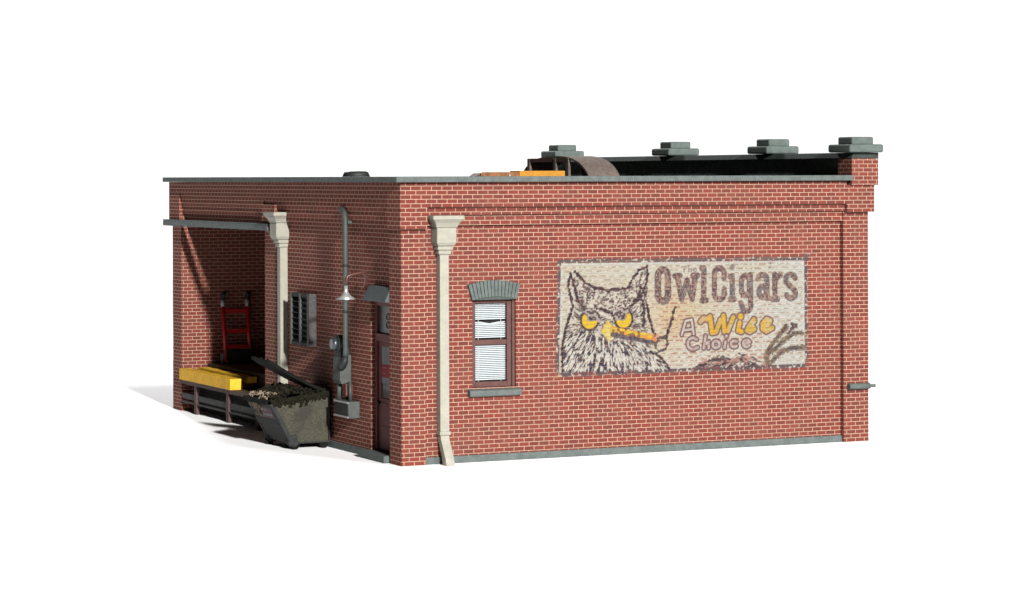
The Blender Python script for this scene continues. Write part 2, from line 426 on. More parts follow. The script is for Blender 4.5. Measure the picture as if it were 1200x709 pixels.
# loading dock: lower ledge with beam, raised floor behind
k = MB(); k.box(-.05, .02, 6.56, 11.5, .575, .66, bev=.006)
dk = k.build('dock_beam', M['dock'], B)
k = MB(); k.box(.02, .56, 6.55, 11.53, .60, .655); k.box(.56, DEP-.01, 6.55, 11.53, .86, .955); k.box(.56, .60, 6.55, 11.53, .655, .86); k.build('dock_floor', M['docktop'], B)
for y in (6.9, 8.6, 10.55):
    k = MB(); k.box(-.035, .05, y-.06, y+.09, 0, .575, bev=.006); k.build('dock_post', M['dock'], B)
for z0, z1, xx in ((.27, .385, .0), (.19, .225, -.02)):
    k = MB(); k.box(xx-.008, xx+.03, 6.56, 11.5, z0, z1, bev=.005); k.build('dock_rail', M['rail'], B)
k = MB(); k.box(.35, .38, 6.55, 11.53, 0, .6); k.build('dock_shade_sheet', M['blackhole'], B)  # near-black sheet standing in for the shade under the dock

# ------------------------------------------------------------------ painted advert (a painted sheet on the bricks)
POLY = {'heavy': [[[3.188, 3.121], [3.232, 3.0], [3.277, 2.838], [3.33, 2.668]], [[3.188, 3.121], [3.142, 2.922], [3.186, 2.76], [3.231, 2.558], [3.131, 2.32], [3.058, 2.041], [3.021, 1.802], [3.038, 1.48]], [[3.278, 3.16], [3.458, 2.975], [3.684, 2.87], [3.911, 2.833], [4.139, 2.84], [4.3, 2.857], [4.392, 3.017], [4.508, 3.157], [4.67, 3.223]], [[4.67, 3.223], [4.693, 3.093], [4.646, 2.89], [4.553, 2.709]], [[4.507, 2.73], [4.598, 2.606], [4.621, 2.402], [4.597, 2.199]], [[4.668, 2.605], [4.699, 2.4], [4.759, 2.195], [4.828, 2.03]], [[3.33, 2.668], [3.456, 2.512], [3.569, 2.429]], [[4.345, 2.531], [4.506, 2.669]], [[4.553, 2.892], [4.506, 2.69], [4.437, 2.642]], [[4.046, 2.376], [3.91, 2.461], [3.773, 2.505]], [[4.734, 1.747], [4.919, 1.66], [5.059, 1.512], [5.175, 1.344]], [[5.225, 2.509], [5.178, 2.326], [5.084, 2.063], [5.051, 1.962]], [[4.851, 1.907], [4.827, 1.805], [4.92, 1.749], [5.036, 1.778], [5.083, 1.9], [5.014, 1.992], [4.897, 1.966], [4.851, 1.907]], [[7.101, 1.589], [7.199, 1.794], [7.345, 1.956], [7.492, 2.099]], [[7.199, 1.669], [7.394, 1.83], [7.638, 1.969], [7.81, 1.985]], [[7.198, 1.502], [7.393, 1.663], [7.588, 1.719], [7.833, 1.724]], [[7.126, 1.713], [7.077, 1.589], [7.125, 1.421]], [[7.419, 2.038], [7.468, 2.12]], [[7.541, 1.993], [7.614, 2.074]], [[7.614, 2.137], [7.712, 2.105]], [[5.668, 1.45], [5.904, 1.545], [6.189, 1.598], [6.38, 1.509], [6.619, 1.563], [6.715, 1.456]], [[6.524, 1.649], [6.619, 1.604], [6.571, 1.523]], [[3.388, 2.393], [3.501, 2.439], [3.682, 2.386]], [[4.069, 2.376], [4.275, 2.419], [4.367, 2.348]]], 'border': [[[2.964, 3.334], [4.693, 3.309], [6.722, 3.295], [7.888, 3.305]], [[2.946, 3.334], [2.916, 2.406], [2.895, 1.485], [2.98, 1.402]], [[7.888, 3.305], [7.924, 2.402], [7.94, 1.393]], [[2.98, 1.382], [4.364, 1.345], [5.151, 1.345], [5.762, 1.344], [6.715, 1.373], [7.94, 1.372]]], 'body': [[[3.232, 3.04], [3.48, 2.935], [3.911, 2.804], [4.3, 2.836], [4.508, 3.096], [4.684, 3.195], [4.668, 2.767], [4.621, 2.361], [4.735, 2.073], [4.781, 1.787], [5.012, 1.575], [5.175, 1.332], [3.047, 1.392], [3.004, 1.802], [3.086, 2.161], [3.276, 2.597]]], 'head': [[[3.277, 2.959], [3.48, 2.894], [3.911, 2.792], [4.3, 2.808], [4.507, 2.974], [4.553, 2.77], [4.368, 2.53], [4.092, 2.375], [3.909, 2.339], [3.569, 2.469], [3.366, 2.635]]], 'chest': [[[3.049, 2.001], [3.364, 2.113], [3.771, 1.98], [4.045, 1.931], [4.504, 1.856], [4.827, 1.744], [5.161, 1.341], [3.002, 1.394]]], 'eyes': [[[3.564, 2.32], [4.229, 2.303]]], 'beak': [[[3.9, 2.319], [4.009, 2.195], [4.036, 2.093], [3.931, 1.914], [3.854, 2.058], [3.781, 2.121], [3.84, 2.22]]], 'cigar': [[[4.0, 2.155], [4.366, 2.084], [4.781, 1.998]]], 'ground': [[[5.292, 1.422], [5.668, 1.45], [6.046, 1.561], [6.524, 1.607], [6.859, 1.472], [7.052, 1.382], [7.052, 1.319], [5.292, 1.361]]]}
def build_sign():
    X0, X1, Z0, Z1 = 2.86, 7.99, 1.33, 3.42
    st = .010
    nx = int((X1-X0)/st); nz = int((Z1-Z0)/st)
    xs = X0+np.arange(nx+1)*(X1-X0)/nx; zs = Z0+np.arange(nz+1)*(Z1-Z0)/nz
    X, Z = np.meshgrid(xs, zs)
    rng = np.random.RandomState(5)
    def vnoise(sx, sz, seed):
        r = np.random.RandomState(seed)
        gx = (X-X0)/sx; gz = (Z-Z0)/sz
        g = r.rand(int(gz.max())+3, int(gx.max())+3)
        i = gx.astype(int); j = gz.astype(int); fx = gx-i; fz = gz-j
        fx = fx*fx*(3-2*fx); fz = fz*fz*(3-2*fz)
        return (g[j, i]*(1-fx)+g[j, i+1]*fx)*(1-fz)+(g[j+1, i]*(1-fx)+g[j+1, i+1]*fx)*fz
    def dist(pl):
        D = np.full(X.shape, 9.)
        for (ax, az), (bx, bz) in zip(pl[:-1], pl[1:]):
            vx, vz = bx-ax, bz-az; L = vx*vx+vz*vz+1e-9
            t = np.clip(((X-ax)*vx+(Z-az)*vz)/L, 0, 1)
            D = np.minimum(D, np.hypot(X-ax-t*vx, Z-az-t*vz))
        return D
    def inside(pg):
        r = np.zeros(X.shape, bool); n = len(pg)
        for i in range(n):
            (x1, z1), (x2, z2) = pg[i], pg[(i+1) % n]
            if z1 == z2: continue
            c = ((z1 > Z) != (z2 > Z)) & (X < (x2-x1)*(Z-z1)/(z2-z1)+x1)
            r ^= c
        return r
    def sm(D, r, e=.012): return np.clip((r-D)/e+.5, 0, 1)
    col_ = np.zeros(X.shape+(3,)); col_[:] = (.42, .41, .355)
    # cream tint patches
    t = np.clip((vnoise(.7, .5, 1)-.35)*2, 0, 1)[..., None]
    col_ = col_*(1-t*.55)+np.array((.40, .375, .27))*t*.55
    blue = np.clip((X-5.8)/2, 0, 1)[..., None]; col_ = col_*(1-blue*.5)+np.array((.40, .415, .40))*blue*.5
    warm = np.exp(-(((X-5.2)/.5)**2+((Z-2.35)/.45)**2))[..., None]*.6
    col_ = col_*(1-warm)+np.array((.45, .31, .14))*warm
    # worn brick faces
    row = (Z/.0725) % 1; rid = np.floor(Z/.0725)
    bx = ((X+.05)/.188+np.where(rid % 2 == 0, 0, .5)); bid = np.floor(bx); fb = bx-bid
    rnd = (np.sin(rid*127.1+bid*311.7)*43758.5) % 1
    n1 = vnoise(.05, .02, 3); worn_w = np.clip(vnoise(.6, .35, 9)*1.5-.1, 0, 1)
    face = ((row > .32) & (row < .72) & (fb > .1) & (fb < .9)).astype(float)*(n1 > .42)
    wr = (face*np.clip(.25+.5*worn_w+.25*rnd, 0, .85))[..., None]
    wc = np.where(((X > 4.9) & (X < 7.2) & (Z < 2.7))[..., None], np.array((.26, .13, .075)), np.array((.25, .19, .12)))
    body = inside(POLY['body'][0])
    wr = np.where(body[..., None], wr*.3, np.clip(wr*1.15, 0, .9))
    col_ = col_*(1-wr)+wc*wr
    def lay(mask, c, k=1.):
        nonlocal col_
        mm = (np.clip(mask, 0, 1)*k)[..., None]; col_ = col_*(1-mm)+np.array(c)*mm
    DK = (.022, .015, .022); MR = (.060, .024, .027); NV = (.016, .02, .042); YE = (.52, .35, .01)
    ncam = vnoise(.035, .03, 11); nc2 = vnoise(.11, .09, 12); nc3 = vnoise(.05, .045, 13)
    head = inside(POLY['head'][0]); chest = inside(POLY['chest'][0])
    lay(body.astype(float), (.44, .41, .35), .7); lay(body*(ncam > .58), (.20, .15, .13), .4); lay(chest*(nc3 > .66), (.08, .06, .07), .7)

    # plumage: dashes
    def dash(cx, cz, ang, L, r, c, k=1.):
        nonlocal col_
        i0, i1 = int((cx-.15-X0)/st), int((cx+.15-X0)/st); j0, j1 = int((cz-.15-Z0)/st), int((cz+.15-Z0)/st)
        i0, j0 = max(i0, 0), max(j0, 0)
        if i1 <= i0 or j1 <= j0: return
        xx, zz = X[j0:j1, i0:i1], Z[j0:j1, i0:i1]
        vx, vz = math.cos(ang)*L, math.sin(ang)*L
        t_ = np.clip(((xx-cx)*vx+(zz-cz)*vz)/(L*L), -1, 1)
        D = np.hypot(xx-cx-t_*vx, zz-cz-t_*vz)
        mm = (sm(D, r, .012)*k)[..., None]
        col_[j0:j1, i0:i1] = col_[j0:j1, i0:i1]*(1-mm)+np.array(c)*mm
    def at(mask, x, z):
        j = int((z-Z0)/st); i = int((x-X0)/st)
        return 0 <= j < nz and 0 <= i < nx and mask[j, i]
    cx0, cz0 = 3.85, 2.3
    for _ in range(4000):
        x = rng.uniform(2.95, 5.3); z = rng.uniform(1.38, 3.2)
        if at(head, x, z):
            if rng.rand() < .52 and z > 2.45: dash(x, z, rng.uniform(0, PI), rng.uniform(.004, .026), rng.uniform(.007, .015), DK if rng.rand() < .75 else MR, .95)
        elif at(chest, x, z):
            a = math.atan2(z-cz0-.1, (x-cx0)*.8)+rng.uniform(-.35, .35)
            dash(x, z, a, rng.uniform(.015, .045), rng.uniform(.007, .014), DK if rng.rand() < .65 else NV, 1)
        elif at(body, x, z):
            if rng.rand() < .55:
                a = math.atan2(z-2.28, x-(3.55 if x < 3.9 else 4.25))+rng.uniform(-.5, .5)
                dash(x, z, a, rng.uniform(.01, .04), rng.uniform(.006, .011), DK, .9)
    for _ in range(420):
        x = rng.uniform(3.0, 5.2); z = rng.uniform(1.38, 2.1)
        if at(chest, x, z): dash(x, z, math.atan2(z-cz0-.1, (x-cx0)*.8)+rng.uniform(-.35, .35), rng.uniform(.02, .07), rng.uniform(.006, .014), (.46, .45, .40), 1)
    for pl in POLY['heavy'][:12]:
        lay(sm(dist(pl)+(ncam-.5)*.04, .024), DK, 1)
    for pl in POLY['heavy'][12:]:
        lay(sm(dist(pl)+(ncam-.5)*.06, .024), DK if rng.rand() < .7 else MR, .9)
    # ground scribble
    g = inside(POLY['ground'][0]); lay(g*(nc3 > .45), (.16, .09, .08), .8); lay(g*(ncam > .62), DK, .8)
    for _ in range(60): dash(rng.uniform(5.7, 7.1), rng.uniform(1.38, 1.6), rng.uniform(-.6, .6), .04, .012, (.30, .17, .14) if rng.rand() < .6 else DK)
    # branch texture
    for pl in POLY['heavy'][13:17]:
        D = dist(pl); lay((D < .06)*(ncam > .42), (.10, .08, .045), .85)
    # eyes
    for (ex, ez), sgn in (((3.555, 2.325), 1), ((4.215, 2.325), -1)):
        D = np.hypot(X-ex, Z-ez)
        lay(sm(D, .19), DK); lay(sm(D, .15), YE)
        lay(sm(np.hypot(X-ex-.03*sgn, Z-ez-.06), .09), (.20, .18, .16)); lay(sm(np.hypot(X-ex-.03*sgn, Z-ez-.045), .05), NV)
        brow = (Z > ez+.045-sgn*(X-ex)*.55)*(D < .21); lay(brow.astype(float), (.30, .26, .24)); lay(brow*(ncam > .45), DK, .9)
    lay(inside(POLY['beak'][0]).astype(float), (.50, .38, .03)); lay(sm(dist([[3.9, 2.2], [3.93, 1.95]]), .025), (.45, .40, .22))
    cg = POLY['cigar'][0]
    lay(sm(dist([[p[0], p[1]-.09] for p in cg]), .045), NV, .85)
    lay(sm(dist(cg)+(ncam-.5)*.03, .046), (.50, .24, .03)); lay(sm(dist([[p[0], p[1]+.01] for p in cg]), .024)*(ncam > .4), (.52, .38, .03)); lay(sm(dist(cg), .05)*(nc3 > .68), MR, .7)
    lay(sm(np.hypot(X-4.83, Z-1.99), .07)*(ncam > .4), (.5, .16, .05))
    # lettering: strokes in metres
    def word(strokes, r, fill, edge=None, er=.02):
        D = np.full(X.shape, 9.)
        for s_ in strokes: D = np.minimum(D, dist(s_))
        return D
    def arc(cx, cz, rx, rz, a0, a1, n=14): return [[cx+rx*math.cos(math.radians(a0+(a1-a0)*i/n)), cz+rz*math.sin(math.radians(a0+(a1-a0)*i/n))] for i in range(n+1)]
    def ring(x0, x1, z0, z1):
        cx = (x0+x1)/2; rx = (x1-x0)/2; h = rx*1.1
        return arc(cx, z1-h, rx, h, 0, 180)+arc(cx, z0+h, rx, h, 180, 360)+[[x1, z1-h]]
    R = .066
    top, base, xh = 3.19, 2.62, 3.05
    big = []
    big.append(ring(4.89, 5.09, base, 3.16))                                             # O
    big += [[[5.28, xh-.02], [5.36, base+.02], [5.47, xh-.08], [5.57, base+.02], [5.63, xh-.02]]]  # w
    big += [[[5.23, xh], [5.33, xh]], [[5.59, xh], [5.68, xh]]]
    big += [[[5.81, 3.18], [5.80, base]], [[5.77, 3.18], [5.81, 3.18]], [[5.77, base-.01], [5.85, base-.01]]]  # l
    cx = ring(6.02, 6.22, base+.02, 3.16)
    big.append([[6.215, 3.0]]+arc(6.12, 3.06, .10, .11, 0, 180)+arc(6.12, 2.73, .10, .11, 180, 360)+[[6.215, 2.80]])  # C
    big += [[[6.38, 3.02], [6.385, base+.02]], [[6.35, base], [6.42, base]], [[6.34, 3.02], [6.38, 3.02]]]            # i
    big.append(ring(6.57, 6.73, 2.68, 3.02)); big.append([[6.75, 3.04], [6.755, 2.60]]+arc(6.67, 2.50, .09, .10, 20, -160)+[[6.56, 2.54]])  # g
    big += [arc(7.0, 2.96, .09, .075, 170, 10)+[[7.095, 2.90], [7.10, 2.62]], ring(6.93, 7.08, 2.64, 2.83)]           # a
    big += [[[7.25, 3.04], [7.26, 2.62]], [[7.21, 2.60], [7.31, 2.60]], [[7.26, 2.9], [7.31, 3.0], [7.37, 3.02]]]       # r
    big.append([[7.68, 2.97]]+arc(7.58, 2.94, .10, .09, 20, 200)+[[7.56, 2.83], [7.66, 2.76]]+arc(7.59, 2.69, .095, .08, 30, -160))  # s
    D = word(big, R, MR)
    D = np.minimum(D, np.maximum(np.hypot(X-6.38, Z-3.18)-.055, 0)+R-.012)                # i dot
    thin = np.where(X > 5.15, .012, 0)
    mask = sm(D, R-thin, .012)
    lay(mask, MR, .93)
    lay(mask*(nc3 > .60), (.05, .04, .05), .85); lay(mask*(ncam > .62), (.30, .22, .17), .6); lay(mask*(nc2 > .70), (.07, .08, .09), .8)
    lay(mask*((np.sin((X*1.0+Z*.6)*60+ncam*9) > .82)), (.36, .27, .22), .6)
    # The (tiny)
    tiny = [[[5.36, 3.21], [5.46, 3.21]], [[5.41, 3.21], [5.41, 3.12]], [[5.50, 3.23], [5.50, 3.12]], [[5.50, 3.165], [5.56, 3.165], [5.56, 3.12]], arc(5.63, 3.15, .03, .03, 0, 310, 8)+[]]
    lay(sm(word(tiny, 0, 0), .013, .012), (.16, .10, .10), .7)
    # A
    A = [[[5.36, 2.02], [5.44, 2.26], [5.56, 2.28], [5.60, 2.02]], [[5.42, 2.10], [5.56, 2.11]]]
    D = word(A, 0, 0); lay(sm(D, .048), (.09, .05, .05)); lay(sm(D, .019), (.40, .37, .33))
    # Wise
    W = [[[5.74, 2.24], [5.80, 2.30], [5.88, 2.28]], [[5.93, 2.32], [5.97, 2.04], [6.05, 2.05], [6.14, 2.26]], [[6.20, 2.33], [6.22, 2.05], [6.29, 2.06], [6.40, 2.30]], [[5.88, 2.28], [5.93, 2.32]]]
    W += [[[6.53, 2.20], [6.50, 2.06], [6.57, 2.04]]]
    W += [[[6.83, 2.22], [6.76, 2.16], [6.83, 2.08], [6.74, 2.035], [6.68, 2.06]], [[6.70, 2.10], [6.82, 2.25]]]
    W += [[[7.02, 2.12], [7.12, 2.15], [7.16, 2.22], [7.08, 2.25], [7.0, 2.17], [7.0, 2.08], [7.08, 2.035], [7.2, 2.09]]]
    D = word(W, 0, 0); D = np.minimum(D, np.hypot(X-6.55, Z-2.31)-.015)
    lay(sm(D, .07), (.09, .045, .045), .95); lay(sm(D, .042), (.40, .27, .04)); lay(sm(D, .034)*(nc3 > .52), (.38, .35, .27), .7)
    lay(sm(D, .045)*(X < 5.9), (.40, .25, .12), .5)
    lay(sm(D, .03)*(((X > 5.9) & (X < 6.02)) | ((X > 6.18) & (X < 6.3)) | ((X > 6.46) & (X < 6.6)) | ((X > 6.98) & (X < 7.06))), (.50, .27, .0), .9)
    # Choice
    Cw = [[[5.66, 1.93]]+arc(5.58, 1.86, .10, .10, 60, 300)+[[5.68, 1.79]]]
    Cw += [[[5.84, 1.99], [5.80, 1.77]], [[5.82, 1.84], [5.90, 1.88], [5.90, 1.77]]]
    Cw += [arc(6.05, 1.83, .07, .06, 0, 360)]
    Cw += [[[6.24, 1.87], [6.22, 1.77]]]
    Cw += [arc(6.42, 1.83, .07, .055, 50, 310)]
    Cw += [[[6.62, 1.83], [6.74, 1.85]]+arc(6.67, 1.83, .07, .06, 30, 320)]
    D = word(Cw, 0, 0); D = np.minimum(D, np.hypot(X-6.26, Z-1.97)-.005)
    lay(sm(D, .052), (.09, .045, .05), .95); lay(sm(D, .023), (.36, .31, .28)); lay(sm(D, .026)*(ncam > .7), (.25, .16, .15), .7)
    # small marks at the top right and loose flecks
    lay(sm(dist([[7.12, 3.25], [7.25, 3.25]]), .016), (.12, .1, .1), .8); lay(sm(dist([[7.14, 3.17], [7.17, 3.17]]), .02), (.16, .12, .12), .7)
    for _ in range(500): dash(rng.uniform(X0, X1), rng.uniform(Z0, Z1), rng.uniform(0, PI), rng.uniform(.003, .012), .006, (.2, .15, .12), .5)
    # outline of the painted rectangle: alpha with ragged edge, mottled border
    q = [[2.945, 3.372], [7.928, 3.34], [7.94, 1.372], [2.90, 1.375]]
    inq = inside(q)
    Dq = dist(q+[q[0]])
    alpha = np.where(inq, np.clip(Dq/.012+.3, 0, 1), sm(Dq, .018*ncam))
    edge = sm(Dq, .062)
    bd = np.array((.06, .042, .05))
    e = (edge*(ncam+nc3*.5 > .5))[..., None]*.95
    col_ = col_*(1-e)+bd*e
    hi = (sm(np.abs(Dq-.085), .018)*(Z > 2.0)*(ncam > .3))[..., None]*.7
    col_ = col_*(1-hi*inq[..., None])+np.array((.44, .45, .44))*hi*inq[..., None]
    alpha *= np.where(edge > .5, np.clip(.3+nc2*1.4, 0, 1), 1)
    spl = np.hypot(X-7.93, (Z-3.36))
    lay(sm(np.hypot(X-2.90, Z-1.37), .05)*(ncam > .4), (.5, .25, .05), .9)
    alpha = np.maximum(alpha, sm(spl, .07)*(ncam > .45)*.8)
    alpha = np.clip(alpha*(.95-.25*(row > .9)-.2*(n1 > .8)), 0, 1)
    # mesh
    v = np.zeros(((nx+1)*(nz+1), 3), np.float32); v[:, 0] = X.ravel(); v[:, 1] = .0955; v[:, 2] = Z.ravel()
    idx = np.arange((nx+1)*(nz+1)).reshape(nz+1, nx+1)
    f = np.stack([idx[:-1, :-1], idx[:-1, 1:], idx[1:, 1:], idx[1:, :-1]], -1).reshape(-1, 4)
    me = bpy.data.meshes.new('painted_advert')
    me.vertices.add(len(v)); me.vertices.foreach_set('co', v.ravel())
    me.loops.add(f.size); me.loops.foreach_set('vertex_index', f.ravel().astype(np.int32))
    me.polygons.add(len(f)); me.polygons.foreach_set('loop_start', (np.arange(len(f))*4).astype(np.int32))
    me.polygons.foreach_set('loop_total', np.full(len(f), 4, np.int32))
    me.update(); me.validate()
    ca = me.color_attributes.new('paint', 'FLOAT_COLOR', 'POINT')
    rgba = np.concatenate([col_.reshape(-1, 3)*.48, alpha.reshape(-1, 1)], 1).astype(np.float32)
    ca.data.foreach_set('color', rgba.ravel())
    me.materials.append(M['sign'])
    o = bpy.data.objects.new('painted_advert', me); col.objects.link(o); o.parent = sw
    o['label'] = 'faded painted wall advert with an owl, a cigar and worn lettering'
build_sign()

# ------------------------------------------------------------------ wall fixtures
y0 = 2.30
E_ = empty('electric_meter', (-.05, 2.5, 1.2), 'grey electric meter and conduit fixed to the brick wall left of the door', 'electric meter')
c = MB()
c.tube([(.04, 2.72, 4.23), (-.02, 2.62, 4.235), (-.04, 2.50, 4.22), (-.045, 2.40, 4.16), (-.045, 2.36, 4.05), (-.045, 2.36, 1.75), (-.05, 2.37, 1.66)], .048)
c.build('conduit', M['conduit'], E_)
for zz in (3.26, 2.46):
    c = MB(); c.tube([(-.045, 2.36, zz-.02), (-.045, 2.36, zz+.02)], .056); c.build('coupling', M['meterdark'], E_)
c = MB(); c.box(-.03, .12, 2.26, 2.31, 3.98, 4.04, bev=.01); c.build('pipe_clip', M['conduit'], E_)
c = MB(); c.tube([(-.05, 2.37, 1.68), (-.06, 2.38, 1.58), (-.08, 2.42, 1.50), (-.10, 2.50, 1.47)], [.058, .062, .06, .05]); c.build('elbow', M['meterdark'], E_)
c = MB(); c.prism([(-.08, 1.66), (PX, 1.70), (PX, 1.22), (-.06, 1.18), (-.10, 1.26)], 2.50, 2.86, 'y'); c.build('meter_box', M['metergrey'], E_, bevel=.015)
c = MB(); c.tube([(PX, 2.72, 1.88), (-.09, 2.72, 1.88)], .155, 24); c.box(-.06, PX, 2.56, 2.86, 1.64, 1.80, bev=.02); c.build('meter_socket', M['meterdark'], E_)
c = MB(); c.tube([(-.09, 2.72, 1.88), (-.15, 2.72, 1.88), (-.17, 2.72, 1.88)], [.125, .12, .09], 24); c.build('meter_glass', M['meterglass'], E_)
c = MB()
c.tube([(-.02, 2.72, 1.22), (-.02, 2.72, .90)], .045); c.build('lower_conduit', M['conduit'], E_)
c = MB(); c.tube([(.03, 2.35, 1.24), (.03, 2.33, .90)], .03); c.build('lower_conduit', M['conduit'], E_)
c = MB(); c.box(-.02, PX, 2.42, 2.60, .98, 1.2, bev=.02); c.build('bracket', M['door'], E_)
c = MB(); c.box(-.09, PX, 2.12, 2.80, .62, .91, bev=.012); lb = c.build('lower_box', M['metergrey'], E_)
c = MB(); c.box(-.096, -.09, 2.15, 2.78, .66, .87); c.build('box_face', M['meterdark'], lb)
c = MB(); c.box(-.105, -.09, 2.13, 2.79, .875, .905); c.box(-.105, -.09, 2.13, 2.79, .625, .655); c.build('box_trim', M['white'], lb)

W_ = empty('wall_lamp', (.1, 1.5, 3.1), 'silver gooseneck wall lamp over the side door', 'lamp')
c = MB()
c.tube([(.08, 1.74, 2.86), (.04, 1.66, 2.98), (.02, 1.54, 3.14), (-.03, 1.50, 3.18), (-.08, 1.49, 3.165), (-.30, 1.49, 3.13), (-.36, 1.49, 3.10), (-.385, 1.49, 3.03), (-.385, 1.49, 2.92)], .028, 10)
c.build('lamp_arm', M['arm'], W_)
c = MB(); c.tube([(-.385, 1.49, 2.95), (-.385, 1.49, 2.86), (-.385, 1.49, 2.83), (-.385, 1.49, 2.79), (-.385, 1.49, 2.72), (-.385, 1.49, 2.715)], [.035, .035, .05, .07, .17, .165], 24)
c.build('lamp_shade', M['silver'], W_)

# ------------------------------------------------------------------ timbers on the dock
def timber(x0, x1, y0, y1, z0, z1, mat, label, amp=.008):
    t = MB(); n = 14
    rows = []
    for i in range(n+1):
        y = y0+(y1-y0)*i/n
        j = lambda: random.uniform(-amp, amp)
        rows.append([t.bm.verts.new(p) for p in ((x0+j(), y, z0), (x1+j(), y, z0), (x1+j(), y, z1+j()), (x0+j(), y, z1+j()))])
    for i in range(n):
        for k in range(4): t.bm.faces.new((rows[i][k], rows[i][(k+1) % 4], rows[i+1][(k+1) % 4], rows[i+1][k]))
    t.bm.faces.new(rows[0]); t.bm.faces.new(rows[-1])
    o = t.build('timber_beam', mat, None, bevel=.01, loc=((x0+x1)/2, y0, z0))
    tag(o, label, 'timber', 'yellow timbers on the loading dock'); return o
timber(-.10, .13, 8.25, 11.38, .662, .885, M['yellow'], 'thick yellow timber at the front edge of the dock')
timber(.30, .495, 8.38, 11.40, .775, .895, M['yellow'], 'slim yellow plank lying on an orange one behind the thick beam')
timber(.27, .53, 8.60, 11.36, .657, .773, M['orange'], 'orange plank under the slim yellow plank on the dock')

# hand truck
H = empty('hand_truck', (1.1, 11.15, .955), 'red hand truck leaning against the brick bay wall', 'hand truck')
yb, yt = 11.22, 11.47
def hy(z): return yb+(yt-yb)*(z-.97)/1.4
for x in (.86, 1.39):
    c = MB(); c.tube([(x, hy(.98), .98), (x, hy(2.12), 2.12)], .042, 10); rl = c.build('rail', M['red'], H)
    c = MB(); c.tube([(x, hy(2.12), 2.12), (x, hy(2.26), 2.26)], .046, 10); c.build('grip', M['white'], rl)
    c = MB(); c.tube([(x, hy(2.26), 2.26), (x+.01, hy(2.35), 2.35), (x+.03, hy(2.40)-.06, 2.40)], .05, 10); c.build('handle', M['dump'], rl)
for z in (2.03, 1.62, 1.30):
    c = MB(); c.box(.86, 1.39, hy(z)-.02, hy(z)+.02, z-.045, z+.045, bev=.01); c.build('crossbar', M['red'], H)
c = MB(); c.box(.84, 1.42, yb-.16, yb+.01, .957, 1.02, bev=.01); c.box(.85, 1.41, yb-.05, yb+.03, 1.02, 1.24, bev=.015); c.build('toe_plate', M['dump'], H)
for x in (.80, 1.41):
    c = MB(); c.tube([(x, yb+.12, 1.07), (x+.06, yb+.12, 1.07)], .11, 18); c.build('wheel', M['black'], H)

# ------------------------------------------------------------------ dumpster
D_ = empty('dumpster', (-.4, 3.8, 0), 'battered grey dumpster with propped lid against the brick wall', 'dumpster')
y0, y1 = 3.32, 4.50
prof = [(-.70, .10), (-1.10, .84), (.04, .98), (.04, .10)]
c = MB(); t_ = .03
c.prism([(-.70, .10), (-1.10, .84), (-1.06, .84), (-.67, .13)], y0, y1)      # sloping front
c.prism([(-.67, .10), (.04, .10), (.04, .13), (-.67, .13)], y0, y1)
c.box(.01, .04, y0, y1, .13, .98)
c.prism([(-.68, .13), (-1.05, .84), (.005, .97), (.005, .13)], y1-.03, y1)
body_ = c.build('body', M['dump'], D_, bevel=.008)
c = MB(); c.prism([(-.66, .13), (-1.02, .80), (.0, .93), (.0, .13)], y0+.01, y0+.035); c.build('side_panel', M['moss'], D_)
c = MB()
c.prism([(-1.15, .80), (-1.15, .88), (.05, 1.02), (.05, .92)], y0-.03, y0+.03)
c.prism([(-1.15, .80), (-1.15, .88), (.05, 1.02), (.05, .92)], y1-.03, y1+.03)
c.prism([(-1.17, .80), (-1.17, .88), (-1.08, .89), (-1.08, .81)], y0-.03, y1+.03)
c.build('rim', M['lid'], D_, bevel=.012)
c = MB(); c.prism([(-.70, .08), (-1.12, .86), (-1.04, .86), (-.61, .08)], y0-.03, y0+.05)
c.prism([(-.70, .08), (-1.12, .86), (-1.04, .86), (-.61, .08)], y1-.05, y1+.03)
c.prism([(-.865, .40), (-.895, .42), (-.925, .51), (-.91, .52)], y0+.05, y1-.05)
c.build('rib', M['dump'], D_, bevel=.008)
for yy in (y0-.02, y1-.15):
    c = MB(); c.prism([(-.74, .26), (-.60, .26), (-.56, .1), (-.62, .05), (-.70, .05), (-.76, .12)], yy, yy+.14); c.build('leg', M['dump'], D_, bevel=.012)
for (xx, yy) in ((-.70, y1-.1), (-.62, y0+.02), (-.06, y0+.06), (-.06, y1-.12)):
    c = MB(); c.tube([(xx, yy-.03, .075), (xx, yy+.05, .075)], .075, 16); c.build('wheel', M['lid'], D_)
# label plate on the sloping front
def fp(s, y, off): # s: 0 bottom .. 1 top of the front
    x = -.70-.40*s; z = .10+.74*s; nx_, nz_ = -.74/.841, -.40/.841
    return (x+nx_*off, y, z+nz_*off)
c = MB(); c.poly([fp(.60, 3.42, .006), fp(.60, 4.02, .006), fp(.86, 4.02, .006), fp(.86, 3.42, .006)], [(0, 1, 2, 3)]); pl_ = c.build('label_plate', paint('label_red', (.10, .04, .045), bump=0), D_)
c = MB()
for (a, b_, s0, s1) in ((3.85, 3.97, .77, .83), (3.70, 3.80, .77, .81), (3.50, 3.60, .65, .71), (3.63, 3.72, .65, .71), (3.75, 3.83, .64, .70), (3.86, 3.97, .65, .70)):
    c.poly([fp(s0, a, .009), fp(s0, b_, .009), fp(s1, b_, .009), fp(s1, a, .009)], [(0, 1, 2, 3)])
c.build('label_marks', M['paper'], pl_)
